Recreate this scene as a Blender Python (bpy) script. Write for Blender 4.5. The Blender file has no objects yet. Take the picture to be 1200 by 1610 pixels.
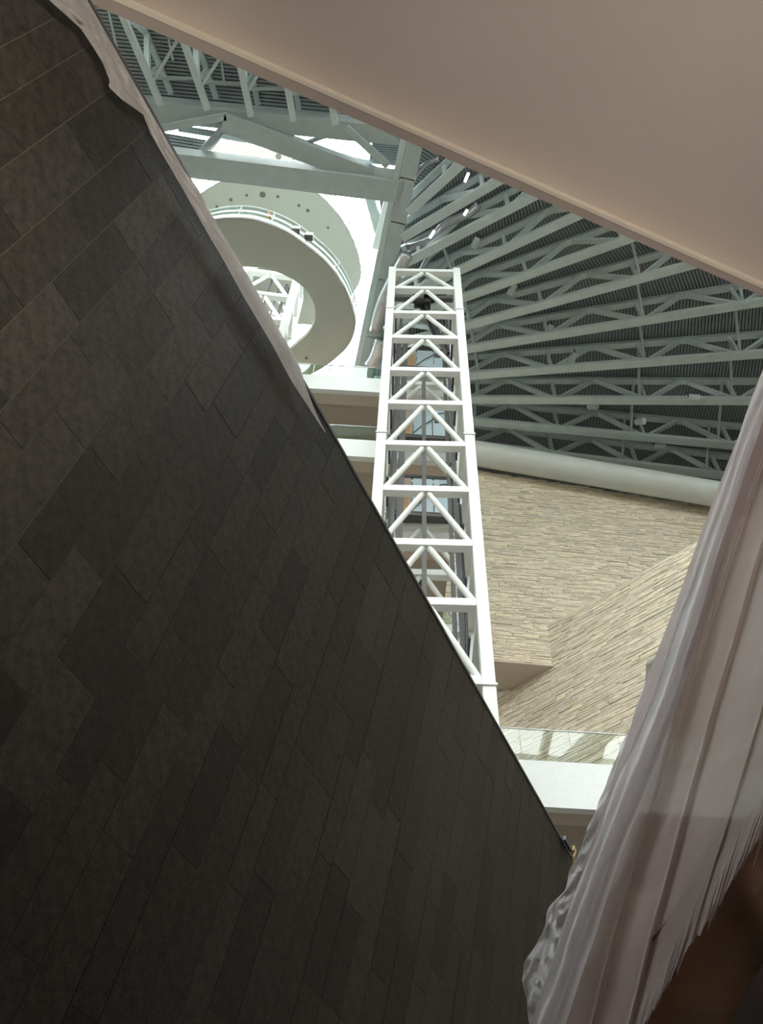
import bpy, math, random
from mathutils import Vector, Matrix
random.seed(7)
S = bpy.context.scene
COL = S.collection
V3 = Vector

# ------------------------------------------------------------------ camera
F, CX, CY = 1450.0, 600.0, 805.0
zen = V3((64, 1072, F)).normalized()                      # zenith in (right, up, forward)
fwd = V3((0, 0, 1))
Yc = (fwd - zen * fwd.dot(zen)).normalized()
Xc = Yc.cross(zen)
if Xc.x < 0: Xc = -Xc
CAMP = V3((0, 0, 1.6))
def cam2world(c): return V3((Xc.dot(c), Yc.dot(c), zen.dot(c)))
R_, U_, F_ = cam2world(V3((1, 0, 0))), cam2world(V3((0, 1, 0))), cam2world(V3((0, 0, 1)))
cd = bpy.data.cameras.new('camera'); cam = bpy.data.objects.new('camera', cd); COL.objects.link(cam)
cd.sensor_fit = 'VERTICAL'; cd.sensor_height = 24.0; cd.lens = F / 1610.0 * 24.0; cd.clip_end = 500
cam.matrix_world = Matrix(((R_.x, U_.x, -F_.x, CAMP.x), (R_.y, U_.y, -F_.y, CAMP.y), (R_.z, U_.z, -F_.z, CAMP.z), (0, 0, 0, 1)))
S.camera = cam

# ------------------------------------------------------------------ sky, exposure
w = bpy.data.worlds.new('overcast_sky'); S.world = w; w.use_nodes = True
bg = w.node_tree.nodes['Background']; bg.inputs[0].default_value = (0.93, 1.0, 0.99, 1); bg.inputs[1].default_value = 9.0
S.view_settings.view_transform = 'Standard'; S.view_settings.look = 'None'
S.view_settings.gamma = 1.0; S.view_settings.use_curve_mapping = False
S.view_settings.exposure = 0.0

# added unseen fill lights behind the viewer, for the dark wall and the soffit
def area(name, loc, target, size, energy, col):
    l = bpy.data.lights.new(name, 'AREA'); l.shape = 'DISK'; l.size = size; l.energy = energy; l.color = col
    o = bpy.data.objects.new(name, l); COL.objects.link(o); o.location = loc
    o.rotation_euler = (V3(target) - V3(loc)).to_track_quat('-Z', 'Y').to_euler(); return o
hl_ = area('fill_light', (1.2, -1.8, 4.6), (-2.2, 1.3, 6.4), 1.0, 55, (1.0, 0.91, 0.77)); hl_.data.spread = math.radians(70)
h2_ = area('fill_light', (3.2, -4.5, 2.5), (2.6, 1.8, 10.0), 3.5, 105, (1.0, 0.92, 0.85)); h2_.data.spread = math.radians(95)

# ------------------------------------------------------------------ pixel rays
def ray(u, v): return cam2world(V3(((u - CX) / F, (CY - v) / F, 1.0)))
def atz(u, v, z): d = ray(u, v); return CAMP + d * ((z - CAMP.z) / d.z)
def aty(u, v, y): d = ray(u, v); return CAMP + d * (y / d.y)
def atd(u, v, dist): return CAMP + ray(u, v).normalized() * dist
def atplane(u, v, p0, n): d = ray(u, v); return CAMP + d * ((p0 - CAMP).dot(n) / d.dot(n))
def proj(p):
    q = p - CAMP; z = q.dot(F_)
    return (CX + F * q.dot(R_) / z, CY - F * q.dot(U_) / z, z)

# ------------------------------------------------------------------ materials
def mat(name, col, rough=0.6, metal=0.0, var=0.0, vscale=6.0, bump=0.0, bscale=40.0, pervar=0.0, island=False, col2=None, spec=0.5, stretch=None):
    m = bpy.data.materials.new(name); m.use_nodes = True
    nt = m.node_tree; N = nt.nodes; L = nt.links; b = N['Principled BSDF']
    b.inputs['Roughness'].default_value = rough; b.inputs['Metallic'].default_value = metal
    b.inputs['Specular IOR Level'].default_value = spec
    rgb = N.new('ShaderNodeRGB'); rgb.outputs[0].default_value = (*col, 1); out = rgb.outputs[0]
    tc = N.new('ShaderNodeTexCoord'); co = tc.outputs['Object']
    if stretch:
        mp = N.new('ShaderNodeMapping'); mp.inputs['Scale'].default_value = stretch; L.new(co, mp.inputs[0]); co = mp.outputs[0]
    if var:
        nz = N.new('ShaderNodeTexNoise'); nz.inputs['Scale'].default_value = vscale; nz.inputs['Detail'].default_value = 8; nz.inputs['Roughness'].default_value = .65
        L.new(co, nz.inputs['Vector'])
        rp = N.new('ShaderNodeMapRange'); rp.inputs[1].default_value = .3; rp.inputs[2].default_value = .7
        L.new(nz.outputs[0], rp.inputs[0])
        if col2:
            mx = N.new('ShaderNodeMix'); mx.data_type = 'RGBA'; L.new(rp.outputs[0], mx.inputs[0]); L.new(out, mx.inputs[6]); mx.inputs[7].default_value = (*col2, 1); out = mx.outputs[2]
        else:
            rp.inputs[3].default_value = 1 - var; rp.inputs[4].default_value = 1 + var
            vm = N.new('ShaderNodeVectorMath'); vm.operation = 'SCALE'; L.new(out, vm.inputs[0]); L.new(rp.outputs[0], vm.inputs['Scale']); out = vm.outputs[0]
    if pervar:
        oi = N.new('ShaderNodeObjectInfo'); r = oi.outputs['Random']
        if island:
            ge = N.new('ShaderNodeNewGeometry'); ad = N.new('ShaderNodeMath'); ad.operation = 'ADD'; L.new(r, ad.inputs[0]); L.new(ge.outputs['Random Per Island'], ad.inputs[1])
            fr = N.new('ShaderNodeMath'); fr.operation = 'FRACT'; L.new(ad.outputs[0], fr.inputs[0]); r = fr.outputs[0]
        mr = N.new('ShaderNodeMapRange'); mr.inputs[3].default_value = 1 - pervar; mr.inputs[4].default_value = 1 + pervar * .75; L.new(r, mr.inputs[0])
        vm = N.new('ShaderNodeVectorMath'); vm.operation = 'SCALE'; L.new(out, vm.inputs[0]); L.new(mr.outputs[0], vm.inputs['Scale']); out = vm.outputs[0]
        hs = N.new('ShaderNodeHueSaturation'); mh = N.new('ShaderNodeMapRange'); mh.inputs[3].default_value = .88; mh.inputs[4].default_value = 1.15
        m7 = N.new('ShaderNodeMath'); m7.operation = 'MULTIPLY'; m7.inputs[1].default_value = 7.3; L.new(r, m7.inputs[0])
        f7 = N.new('ShaderNodeMath'); f7.operation = 'FRACT'; L.new(m7.outputs[0], f7.inputs[0]); L.new(f7.outputs[0], mh.inputs[0])
        L.new(mh.outputs[0], hs.inputs['Saturation']); L.new(out, hs.inputs['Color']); out = hs.outputs[0]
    L.new(out, b.inputs['Base Color'])
    if bump:
        n2 = N.new('ShaderNodeTexNoise'); n2.inputs['Scale'].default_value = bscale; n2.inputs['Detail'].default_value = 6
        L.new(co, n2.inputs['Vector'])
        bp = N.new('ShaderNodeBump'); bp.inputs['Strength'].default_value = bump; bp.inputs['Distance'].default_value = .02
        L.new(n2.outputs[0], bp.inputs['Height']); L.new(bp.outputs[0], b.inputs['Normal'])
    return m

def glass_mat(name, tint, refl=1.0):
    m = bpy.data.materials.new(name); m.use_nodes = True; nt = m.node_tree; N = nt.nodes; L = nt.links
    N.remove(N['Principled BSDF'])
    tr = N.new('ShaderNodeBsdfTransparent'); tr.inputs[0].default_value = (*tint, 1)
    gl = N.new('ShaderNodeBsdfGlossy'); gl.inputs['Roughness'].default_value = 0.01
    lw = N.new('ShaderNodeLayerWeight'); lw.inputs[0].default_value = .5
    pw = N.new('ShaderNodeMath'); pw.operation = 'POWER'; pw.inputs[1].default_value = 5.0; L.new(lw.outputs['Facing'], pw.inputs[0])
    mu = N.new('ShaderNodeMath'); mu.operation = 'MULTIPLY_ADD'; mu.inputs[1].default_value = .95 * refl; mu.inputs[2].default_value = .045 * refl; L.new(pw.outputs[0], mu.inputs[0])
    mx = N.new('ShaderNodeMixShader'); L.new(mu.outputs[0], mx.inputs[0]); L.new(tr.outputs[0], mx.inputs[1]); L.new(gl.outputs[0], mx.inputs[2])
    L.new(mx.outputs[0], N['Material Output'].inputs[0]); return m

def film_mat(name, col, transp, transl=.45, rough=.35, vscale=7, bump=.5, col2=None):
    m = bpy.data.materials.new(name); m.use_nodes = True; nt = m.node_tree; N = nt.nodes; L = nt.links
    b = N['Principled BSDF']; b.inputs['Roughness'].default_value = rough
    tc = N.new('ShaderNodeTexCoord')
    nz = N.new('ShaderNodeTexNoise'); nz.inputs['Scale'].default_value = vscale; nz.inputs['Detail'].default_value = 7; nz.inputs['Distortion'].default_value = .3; L.new(tc.outputs['Object'], nz.inputs['Vector'])
    mx = N.new('ShaderNodeMix'); mx.data_type = 'RGBA'; L.new(nz.outputs[0], mx.inputs[0]); mx.inputs[6].default_value = (*col, 1); mx.inputs[7].default_value = (*(col2 or col), 1)
    L.new(mx.outputs[2], b.inputs['Base Color'])
    bp = N.new('ShaderNodeBump'); bp.inputs['Strength'].default_value = bump; bp.inputs['Distance'].default_value = .05; L.new(nz.outputs[0], bp.inputs['Height']); L.new(bp.outputs[0], b.inputs['Normal'])
    tl = N.new('ShaderNodeBsdfTranslucent'); L.new(mx.outputs[2], tl.inputs[0]); L.new(bp.outputs[0], tl.inputs['Normal'])
    tr = N.new('ShaderNodeBsdfTransparent')
    m1 = N.new('ShaderNodeMixShader'); m1.inputs[0].default_value = transl; L.new(b.outputs[0], m1.inputs[1]); L.new(tl.outputs[0], m1.inputs[2])
    m2 = N.new('ShaderNodeMixShader'); m2.inputs[0].default_value = transp; L.new(m1.outputs[0], m2.inputs[1]); L.new(tr.outputs[0], m2.inputs[2])
    L.new(m2.outputs[0], N['Material Output'].inputs[0]); return m

M = dict(
    white=mat('white_paint', (.80, .82, .79), .45, var=.03, vscale=2),
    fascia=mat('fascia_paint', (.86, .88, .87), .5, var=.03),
    steel=mat('grey_steel_paint', (.40, .455, .45), .45, var=.08, vscale=1.5),
    steel2=mat('pale_steel_paint', (.50, .58, .575), .45, var=.08, vscale=1.5),
    deck=mat('deck_gap_shade', (.13, .145, .145), .8, var=.2, vscale=1.0),  # shade between the ribs put into a darker sheet colour
    rib=mat('deck_ribs', (.28, .315, .32), .55, var=.12, vscale=1.0),
    pipe=mat('pipe_wrap', (.66, .70, .67), .4, var=.05, vscale=1.5, bump=.3, bscale=2.0),
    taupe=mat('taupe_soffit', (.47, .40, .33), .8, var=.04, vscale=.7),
    soffit=mat('beige_soffit', (.62, .53, .46), .8, var=.03, vscale=.5),
    lip=mat('cream_lip', (.93, .82, .67), .6, var=.03),
    strip=mat('tan_strip', (.50, .42, .36), .7, var=.03),
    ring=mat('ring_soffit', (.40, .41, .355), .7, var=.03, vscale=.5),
    tile=mat('dark_stone', (.044, .039, .032), .5, var=1, vscale=12, col2=(.012, .011, .0095), bump=.3, bscale=60, pervar=.36, spec=.22),
    grout=mat('pale_grout', (.115, .10, .08), .9),
    ledge=mat('pale_ledgestone', (.84, .745, .595), .85, var=.20, vscale=3, bump=.5, bscale=25, pervar=.17, island=True, stretch=(1, 1, 2.5)),
    bed=mat('stone_bed', (.38, .31, .22), .95),
    dark=mat('dark_metal', (.075, .075, .08), .45),
    midm=mat('mid_metal', (.11, .105, .10), .45),
    black=mat('black_metal', (.02, .02, .02), .4),
    blue=mat('pale_blue_film', (.55, .68, .74), .35, var=.05),
    card=mat('orange_board', (.50, .30, .14), .7, var=.15),
    floor=mat('concrete_floor', (.16, .15, .14), .8, var=.15, vscale=.8),
    shell=mat('plaster_shell', (.50, .47, .42), .85, var=.05),
    kraft=mat('brown_kraft', (.16, .08, .045), .6, var=.25, vscale=3, bump=.5, bscale=6),
    darkwood=mat('dark_board', (.035, .018, .012), .7, var=.3, vscale=3),
    orange=mat('orange_cloth', (.70, .25, .06), .7),
    galv=mat('galvanised', (.50, .50, .52), .3, metal=.6, var=.2, vscale=3),
    rglass=glass_mat('green_glass', (.84, .94, .90), .8),
    bglass=glass_mat('rail_glass', (.93, .97, .95), .9),
    film=film_mat('pink_plastic_film', (.60, .485, .475), .05, .40, .45, 2.5, .5, (.50, .405, .395)),
    veil=film_mat('white_plastic_veil', (.84, .83, .85), .14, .45, .3, 5, .5, (.70, .67, .70)),
    wfilm=film_mat('white_plastic_film', (.90, .87, .84), .03, .6, .35, 6, .8, (.62, .58, .56)),
    glow=mat('lit_lamp', (1, 1, 1)),
)
g = M['glow'].node_tree.nodes['Principled BSDF']; g.inputs['Emission Color'].default_value = (.95, .97, 1, 1); g.inputs['Emission Strength'].default_value = 6

# ------------------------------------------------------------------ mesh helpers
class MB:
    def __init__(s): s.v = []; s.f = []
    def add(s, vs, fs):
        o = len(s.v); s.v += [V3(p) for p in vs]; s.f += [tuple(i + o for i in f) for f in fs]; return s
    def hexa(s, a):     # 8 points: 0-3 one end loop, 4-7 the other
        return s.add(a, [(3, 2, 1, 0), (4, 5, 6, 7), (0, 1, 5, 4), (1, 2, 6, 5), (2, 3, 7, 6), (3, 0, 4, 7)])
    def bar(s, p, q, w, h, up=V3((0, 0, 1)), ext=0.0, mode='c'):
        p = V3(p); q = V3(q); d = (q - p).normalized(); p = p - d * ext; q = q + d * ext
        sd = d.cross(up)
        if sd.length < 1e-4: sd = d.cross(V3((0, 1, 0)))
        sd.normalize(); u = sd.cross(d).normalized()
        a = sd * w / 2
        lo, hi = (-h / 2, h / 2) if mode == 'c' else (0, h)
        L = lambda c: [c - a + u * lo, c + a + u * lo, c + a + u * hi, c - a + u * hi]
        return s.hexa(L(p) + L(q))
    def ibeam(s, p, q, w, h, t=.06, mode='c'):
        off = V3((0, 0, 0)) if mode == 'c' else V3((0, 0, h / 2))
        p = V3(p) + off; q = V3(q) + off; z = V3((0, 0, 1))
        s.bar(p - z * (h / 2 - t / 2), q - z * (h / 2 - t / 2), w, t)
        s.bar(p + z * (h / 2 - t / 2), q + z * (h / 2 - t / 2), w, t)
        return s.bar(p, q, t * .7, h - 2 * t)
    def tube(s, p, q, r, n=12, r2=None, cap=True):
        p = V3(p); q = V3(q); d = (q - p).normalized(); a = d.orthogonal().normalized(); b = d.cross(a); r2 = r if r2 is None else r2
        vs = [p + (a * math.cos(t) + b * math.sin(t)) * r for t in [i * math.tau / n for i in range(n)]] + \
             [q + (a * math.cos(t) + b * math.sin(t)) * r2 for t in [i * math.tau / n for i in range(n)]]
        fs = [(i, (i + 1) % n, n + (i + 1) % n, n + i) for i in range(n)]
        if cap: fs += [tuple(reversed(range(n))), tuple(range(n, 2 * n))]
        return s.add(vs, fs)
    def path(s, pts, r, n=8):
        rings = []; prev = None
        for i, p in enumerate(pts):
            p = V3(p); d = (V3(pts[min(i + 1, len(pts) - 1)]) - V3(pts[max(i - 1, 0)])).normalized()
            a = d.orthogonal().normalized() if prev is None else (prev - d * prev.dot(d)).normalized(); prev = a; b = d.cross(a)
            rings.append([p + (a * math.cos(k * math.tau / n) + b * math.sin(k * math.tau / n)) * r for k in range(n)])
        vs = [p for rg in rings for p in rg]; fs = []
        for i in range(len(rings) - 1):
            for k in range(n): fs.append((i * n + k, i * n + (k + 1) % n, (i + 1) * n + (k + 1) % n, (i + 1) * n + k))
        fs += [tuple(reversed(range(n))), tuple(range((len(rings) - 1) * n, len(rings) * n))]
        return s.add(vs, fs)
    def prism(s, pts, z0, z1):
        n = len(pts); vs = [V3((p[0], p[1], z0)) for p in pts] + [V3((p[0], p[1], z1)) for p in pts]
        ar = sum(pts[i][0] * pts[(i + 1) % n][1] - pts[(i + 1) % n][0] * pts[i][1] for i in range(n))
        fs = [tuple(reversed(range(n))), tuple(range(n, 2 * n))] + [(i, (i + 1) % n, n + (i + 1) % n, n + i) for i in range(n)]
        if ar < 0: fs = [tuple(reversed(f)) for f in fs]
        return s.add(vs, fs)
    def box(s, x0, x1, y0, y1, z0, z1): return s.prism([(x0, y0), (x1, y0), (x1, y1), (x0, y1)], z0, z1)
    def grid(s, rows):
        m = len(rows[0]); vs = [p for r in rows for p in r]
        return s.add(vs, [(i * m + j, i * m + j + 1, (i + 1) * m + j + 1, (i + 1) * m + j) for i in range(len(rows) - 1) for j in range(m - 1)])
    def build(s, name, m, parent=None, smooth=False, bevel=0, solid=0):
        me = bpy.data.meshes.new(name)
        if parent is not None: o0 = wloc(parent)
        else:
            xs = [p.x for p in s.v]; ys = [p.y for p in s.v]; zs = [p.z for p in s.v]
            o0 = V3(((min(xs) + max(xs)) / 2, (min(ys) + max(ys)) / 2, min(zs)))
        me.from_pydata([tuple(p - o0) for p in s.v], [], s.f); me.materials.append(m); me.update()
        if smooth:
            for p in me.polygons: p.use_smooth = True
        o = bpy.data.objects.new(name, me); COL.objects.link(o)
        if parent is not None: o.parent = parent
        else: o.location = o0
        if bevel:
            md = o.modifiers.new('bevel', 'BEVEL'); md.width = bevel; md.segments = 2; md.limit_method = 'ANGLE'
        if solid:
            md = o.modifiers.new('solid', 'SOLIDIFY'); md.thickness = solid; md.offset = 0
        return o
def wloc(o):
    l = V3(o.location)
    while o.parent: o = o.parent; l += V3(o.location)
    return l
def tag(o, label=None, cat=None, group=None, kind=None):
    if label: o['label'] = label
    if cat: o['category'] = cat
    if group: o['group'] = group
    if kind: o['kind'] = kind
    return o
def empty(name, loc, label, cat, group=None, kind=None):
    o = bpy.data.objects.new(name, None); COL.objects.link(o); o.location = loc; return tag(o, label, cat, group, kind)
def struct(name, mb, m, label, cat=None, **k): return tag(mb.build(name, m, **k), label, cat or name.split('_')[0], kind='structure')
def catmull(pts, n=6):
    out = []; P = [pts[0]] + list(pts) + [pts[-1]]
    for i in range(1, len(P) - 2):
        for k in range(n):
            t = k / n; a, b, c, d = P[i - 1], P[i], P[i + 1], P[i + 2]
            out.append(tuple(.5 * ((2 * b[j]) + (-a[j] + c[j]) * t + (2 * a[j] - 5 * b[j] + 4 * c[j] - d[j]) * t * t + (-a[j] + 3 * b[j] - 3 * c[j] + d[j]) * t ** 3) for j in range(len(b))))
    out.append(tuple(pts[-1])); return out

# ================================================================== THE BUILDING SHELL
ZR = 43.0                                    # underside of the roof steelwork
struct('floor', MB().box(-27, 30, -26, 44, -.3, 0), M['floor'], 'grey concrete ground floor below the frame')
struct('wall_front', MB().box(-27, 30, -26.4, -26, 0, 42), M['shell'], 'plaster wall behind the viewer')
struct('wall_far_left', MB().box(-27.4, -27, -26, 44, 0, 46), M['shell'], 'plaster wall beyond the spiral ramp')
struct('wall_far_right', MB().box(30, 30.4, -26, 44, 0, 46), M['shell'], 'plaster wall right of the stone walls')
struct('wall_outer_back', MB().box(-27, 30, 44, 44.4, 0, 46), M['shell'], 'plaster wall behind the stone walls')

g3a, g3b = atz(650, 238, ZR), atz(577, 580, ZR)            # axis of the long girder
gd = (g3b - g3a).normalized()
def g3(y): return g3a.x + (y - g3a.y) / gd.y * gd.x
YL0, YH0, YH1 = 3.0, 11.1, 31.0                            # left deck near edge, roof opening near and far edges
ceil = MB()
ceil.prism([(g3(YL0) + .2, YL0), (30, YL0), (30, 44), (g3(44), 44)], 46.2, 46.6)
ceil.prism([(-27, YL0), (g3(YL0) + .2, YL0), (g3(YH0) + .2, YH0), (-27, YH0)], 46.2, 46.6)
ceil.prism([(-27, YH0), (-16.5, YH0), (-16.5, YH1), (-27, YH1)], 46.2, 46.6)
ceil.prism([(-27, YH1), (g3(YH1), YH1), (g3(44), 44), (-27, 44)], 46.2, 46.6)
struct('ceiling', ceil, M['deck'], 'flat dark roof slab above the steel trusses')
# skylight grid above the entrance side (seen only mirrored in the glass rail)
sk = MB()
for x in range(-27, 31, 4): sk.bar((x, -26, 46.2), (x, YL0, 46.2), .5, .8)
for y in range(-26, 3, 5): sk.bar((-27, y, 46.2), (30, y, 46.2), .4, .7)
for x in range(-26, 28, 12): sk.bar((x, -26, 45.8), (x + 14, YL0, 45.8), 1.2, 1.0)
struct('trim_skylight', sk, M['steel'], 'grey steel skylight grid above the entrance side', 'skylight')

# ================================================================== DARK STONE WALL (left)
d1 = ray(1010, -380).normalized()
d2 = ray(1732, 2820); d2.z = 0; d2.normalize()
d1 = (d1 - d2 * d1.dot(d2)).normalized()
WN = d1.cross(d2).normalized()                            # points away from the viewer
WC = atz(903, 1358, 9.0)                                  # upper far corner
def wp(s, t, o=0.0): return WC + d2 * s + d1 * t - WN * o
tb = -9.0
bot = -(9.0) / d1.z
wl = MB(); T = .45
wl.hexa([wp(-17, bot), wp(0, bot), wp(0, 0), wp(-17, 0), wp(-17, bot, -T), wp(0, bot, -T), wp(0, 0, -T), wp(-17, 0, -T)])
wall_left = struct('wall_left', wl, M['grout'], 'huge leaning wall clad in dark brown stone tiles, left of the elevator tower')
wl_loc = wloc(wall_left)
RW = Matrix(((d2.x, d1.x, WN.x), (d2.y, d1.y, WN.y), (d2.z, d1.z, WN.z))).to_4x4()
tile_meshes = {}
def tile_mesh(wd, ht, k):
    key = (round(wd, 2), round(ht, 2), k)
    if key in tile_meshes: return tile_meshes[key]
    th = .003 + .0012 * k; c = .0006; me = bpy.data.meshes.new('tile')
    a, b = wd / 2, ht / 2
    vs = [(-a, -b, 0), (a, -b, 0), (a, b, 0), (-a, b, 0), (-a + c, -b + c, -th), (a - c, -b + c, -th), (a - c, b - c, -th), (-a + c, b - c, -th)]
    me.from_pydata(vs, [], [(4, 7, 6, 5), (0, 1, 5, 4), (1, 2, 6, 5), (2, 3, 7, 6), (3, 0, 4, 7)]); me.materials.append(M['tile']); me.update()
    tile_meshes[key] = me; return me
def dark_tile(s0, s1, t0, t1):
    k = random.randrange(3); me = tile_mesh(s1 - s0 - .0035, t1 - t0 - .0035, k)
    o = bpy.data.objects.new('tile', me); COL.objects.link(o); o.parent = wall_left
    c = wp((s0 + s1) / 2, (t0 + t1) / 2)
    o.matrix_local = Matrix.Translation(c - wl_loc) @ RW
cols = []; s = 0.0
while s > -14.2:
    wd = random.choice([.30, .30, .30, .36, .24]); cols.append((s - wd, s)); s -= wd
rest = MB(); ntile = 0
for ci, (s0, s1) in enumerate(cols):
    t = 0.0; first = random.choice([.3, .5, .7, .9, .6])
    while t > bot + .05:
        ln = first if t == 0 else random.choice([.9, .9, 1.05, .75]); t0 = max(t - ln, bot)
        pc = proj(wp((s0 + s1) / 2, (t + t0) / 2)); pa = proj(wp(s0, t)); pb = proj(wp(s1, t0)); pe = proj(wp(s0, t0)); pf = proj(wp(s1, t))
        vis = any(-30 < q[0] < 1000 and -30 < q[1] < 1640 and q[2] > 0 for q in (pc, pa, pb, pe, pf))
        if vis and ntile < 299: dark_tile(s0, s1, t0, t); ntile += 1
        else: rest.hexa([wp(s0 + .003, t0 + .003), wp(s1 - .003, t0 + .003), wp(s1 - .003, t - .003), wp(s0 + .003, t - .003)] + [wp(s0 + .002, t0 + .002, .004), wp(s1 - .002, t0 + .002, .004), wp(s1 - .002, t - .002, .004), wp(s0 + .002, t - .002, .004)])
        t = t0
print('dark tiles', ntile)
if rest.v: tag(rest.build('tile_field', M['tile'], wall_left), kind='stuff')
# metal capping along the top edge and a torn corner bracket
tag(MB().hexa([wp(-17, 0, -T), wp(0, 0, -T), wp(0, 0, .014), wp(-17, 0, .014), wp(-17, .03, -T), wp(0, .03, -T), wp(0, .03, .014), wp(-17, .03, .014)]).build('capping', M['dark'], wall_left), 'dark metal capping on the wall top')
br = MB().hexa([wp(-.62, -.02, .035), wp(-.35, -.02, .035), wp(-.35, .04, .035), wp(-.62, .04, .035), wp(-.62, -.02, .075), wp(-.30, -.02, .075), wp(-.30, .10, .075), wp(-.60, .05, .075)])
tag(br.build('metal_offcut', M['dark'], None), 'small dark metal offcut on the corner edge of the dark stone wall', 'offcut')
tp = MB()
tp.path([wp(-.33, .06, .06), wp(-.27, .02, .1), wp(-.29, -.07, .09), wp(-.25, -.14, .08)], .018, 6); tp.hexa([wp(-.34, .0, .06), wp(-.24, .01, .06), wp(-.23, .08, .06), wp(-.31, .09, .06), wp(-.33, .01, .10), wp(-.25, .02, .10), wp(-.24, .07, .10), wp(-.31, .08, .10)])
tag(tp.build('tape_scrap', mat('yellow_tape', (.55, .42, .18), .6)), 'scrap of yellowish tape dangling from the dark wall corner', 'tape')

# ================================================================== OVERHEAD SOFFIT (upper right)
zs = 10.0; hl = .20
def lpt(u, v, z): p = atz(u, v, z); return p
a0, a1 = atz(130, 0, zs - hl), atz(1200, 466, zs - hl)     # outer lower edge
b0, b1 = atz(177, 0, zs - hl), atz(1200, 454, zs - hl)     # inner lower edge
def ext(p, q, k): d = (q - p); return p - d * k, q + d * k
a0, a1 = ext(a0, a1, 1.6); b0, b1 = ext(b0, b1, 1.6)
sf = MB().prism([(b0.x, b0.y), (b1.x, b1.y), (b1.x + 2.5, b1.y - 13), (b0.x + 2.5, b0.y - 13)], zs, zs + .5)
so = struct('ceiling_soffit', sf, M['soffit'], 'smooth beige soffit overhead at the upper right', 'ceiling')
rimv = MB().prism([(a0.x, a0.y), (a1.x, a1.y), (b1.x, b1.y), (b0.x, b0.y)], zs - hl, zs + 1.3)
rim = struct('trim_soffit_edge', rimv, M['strip'], 'taupe downstand edge strip along the beige soffit', 'trim')
bn = V3((b1.y - b0.y, -(b1.x - b0.x), 0)).normalized()
if bn.y > 0: bn = -bn
lp = MB().hexa([V3((*b0.xy, zs - hl - .004)), V3((*b1.xy, zs - hl - .004)), V3((*b1.xy, zs - hl - .004)) + bn * .03, V3((*b0.xy, zs - hl - .004)) + bn * .03,
                V3((*b0.xy, zs)), V3((*b1.xy, zs)), V3((*b1.xy, zs)) + bn * .012, V3((*b0.xy, zs)) + bn * .012])
tag(lp.build('inner_lip', M['lip'], rim), 'cream inner lip of the edge strip')
# fine board joint in the soffit
j0, j1 = atz(938, 95, zs), atz(871, 300, zs)
tag(MB().bar(j0 - (j1 - j0) * 1.5, j1 + (j1 - j0) * .1, .004, .002).build('board_joint', M['soffit'], so))

# ================================================================== STEEL LATTICE TOWERS
def lattice_tower(name, label, org, ax, ay, W, D, levels, colw, beamh, braces_top=True, group=None, z0=0.0, joints=()):
    """org: front left corner on the ground, ax along the front, ay to the back"""
    root = empty(name, org, label, 'tower', group)
    o = V3(org)
    cs = {'fl': o, 'fr': o + ax * W, 'bl': o + ay * D, 'br': o + ax * W + ay * D}
    ztop = levels[-1] + beamh / 2
    for k, c in cs.items():
        MB().bar(c + V3((0, 0, z0)), V3((c.x, c.y, ztop + .12)), colw, colw, up=ay).build('column', M['white'], root, bevel=.012)
        for zj in joints:
            MB().bar(V3((c.x, c.y, zj - .03)), V3((c.x, c.y, zj + .03)), colw + .07, colw + .07, up=ay).build('splice_plate', M['white'], root)
    def face(a, b, diag=True):
        dd = (b - a).normalized()
        for i, z in enumerate(levels):
            p = V3((a.x, a.y, z)) + dd * colw / 2; q = V3((b.x, b.y, z)) - dd * colw / 2
            MB().bar(p, q, colw * .8, beamh).build('crossbeam', M['white'], root, bevel=.01)
            if diag and i < len(levels) - 1 or diag and i == len(levels) - 1:
                if i == 0: continue
                zl = levels[i - 1] + beamh / 2
                top = (p + q) / 2 - V3((0, 0, beamh / 2))
                for e, sg in ((p, 1), (q, -1)):
                    MB().tube(V3((e.x, e.y, zl)) + dd * .05 * sg, top - dd * .09 * sg, .085, 10).build('brace', M['white'], root, smooth=False)
    face(cs['fl'], cs['fr']); face(cs['bl'], cs['br'])
    face(cs['fl'], cs['bl'], False); face(cs['fr'], cs['br'], False)
    return root, cs
az = math.radians(-2.5)
tx, ty = V3((math.cos(az), math.sin(az), 0)), V3((-math.sin(az), math.cos(az), 0))
fl = aty(606, 500, 15.0); fl.z = 0
fl = V3((-.14, 15.15, 0))
lev = [6.0, 8.4, 10.9, 13.35, 15.9, 18.45, 20.75, 23.2, 25.6, 28.1, 30.4, 32.95, 35.1, 37.5, 39.35]
lev = [z - .12 for z in lev]
tw, cs = lattice_tower('elevator_tower', 'tall white steel lattice elevator tower rising in the middle of the atrium', fl, tx, ty, 2.72, 3.1, lev, .30, .26, joints=(15.62, 26.0, 35.25))
# hoistway fittings: guide rails, centre hoist rail, head beam
def tp_(a, b, z): p = fl + tx * a + ty * b; return V3((p.x, p.y, z))
for a, b, wd, m_ in ((.42, 1.35, .12, 'dark'), (.62, 2.2, .22, 'midm'), (.30, 2.5, .10, 'dark'), (2.32, 1.35, .12, 'dark'), (2.22, 2.3, .12, 'midm')):
    MB().bar(tp_(a, b, 1), tp_(a, b, 38.2), wd, .14, up=ty).build('guide_rail', M[m_], tw)
MB().bar(tp_(1.38, 1.9, 1), tp_(1.38, 1.9, 34.2), .14, .14, up=ty).build('hoist_rail', M['midm'], tw)
for z in lev[1:-1]:
    MB().bar(tp_(.2, 1.35, z + .3), tp_(.2, 2.5, z + .3), .08, .1).build('rail_bracket', M['dark'], tw)
    MB().bar(tp_(2.5, 1.35, z + .3), tp_(2.5, 2.3, z + .3), .08, .1).build('rail_bracket', M['dark'], tw)
MB().bar(tp_(.1, .9, 38.6), tp_(2.6, .9, 38.6), .2, .25).build('head_beam', M['midm'], tw)
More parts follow.
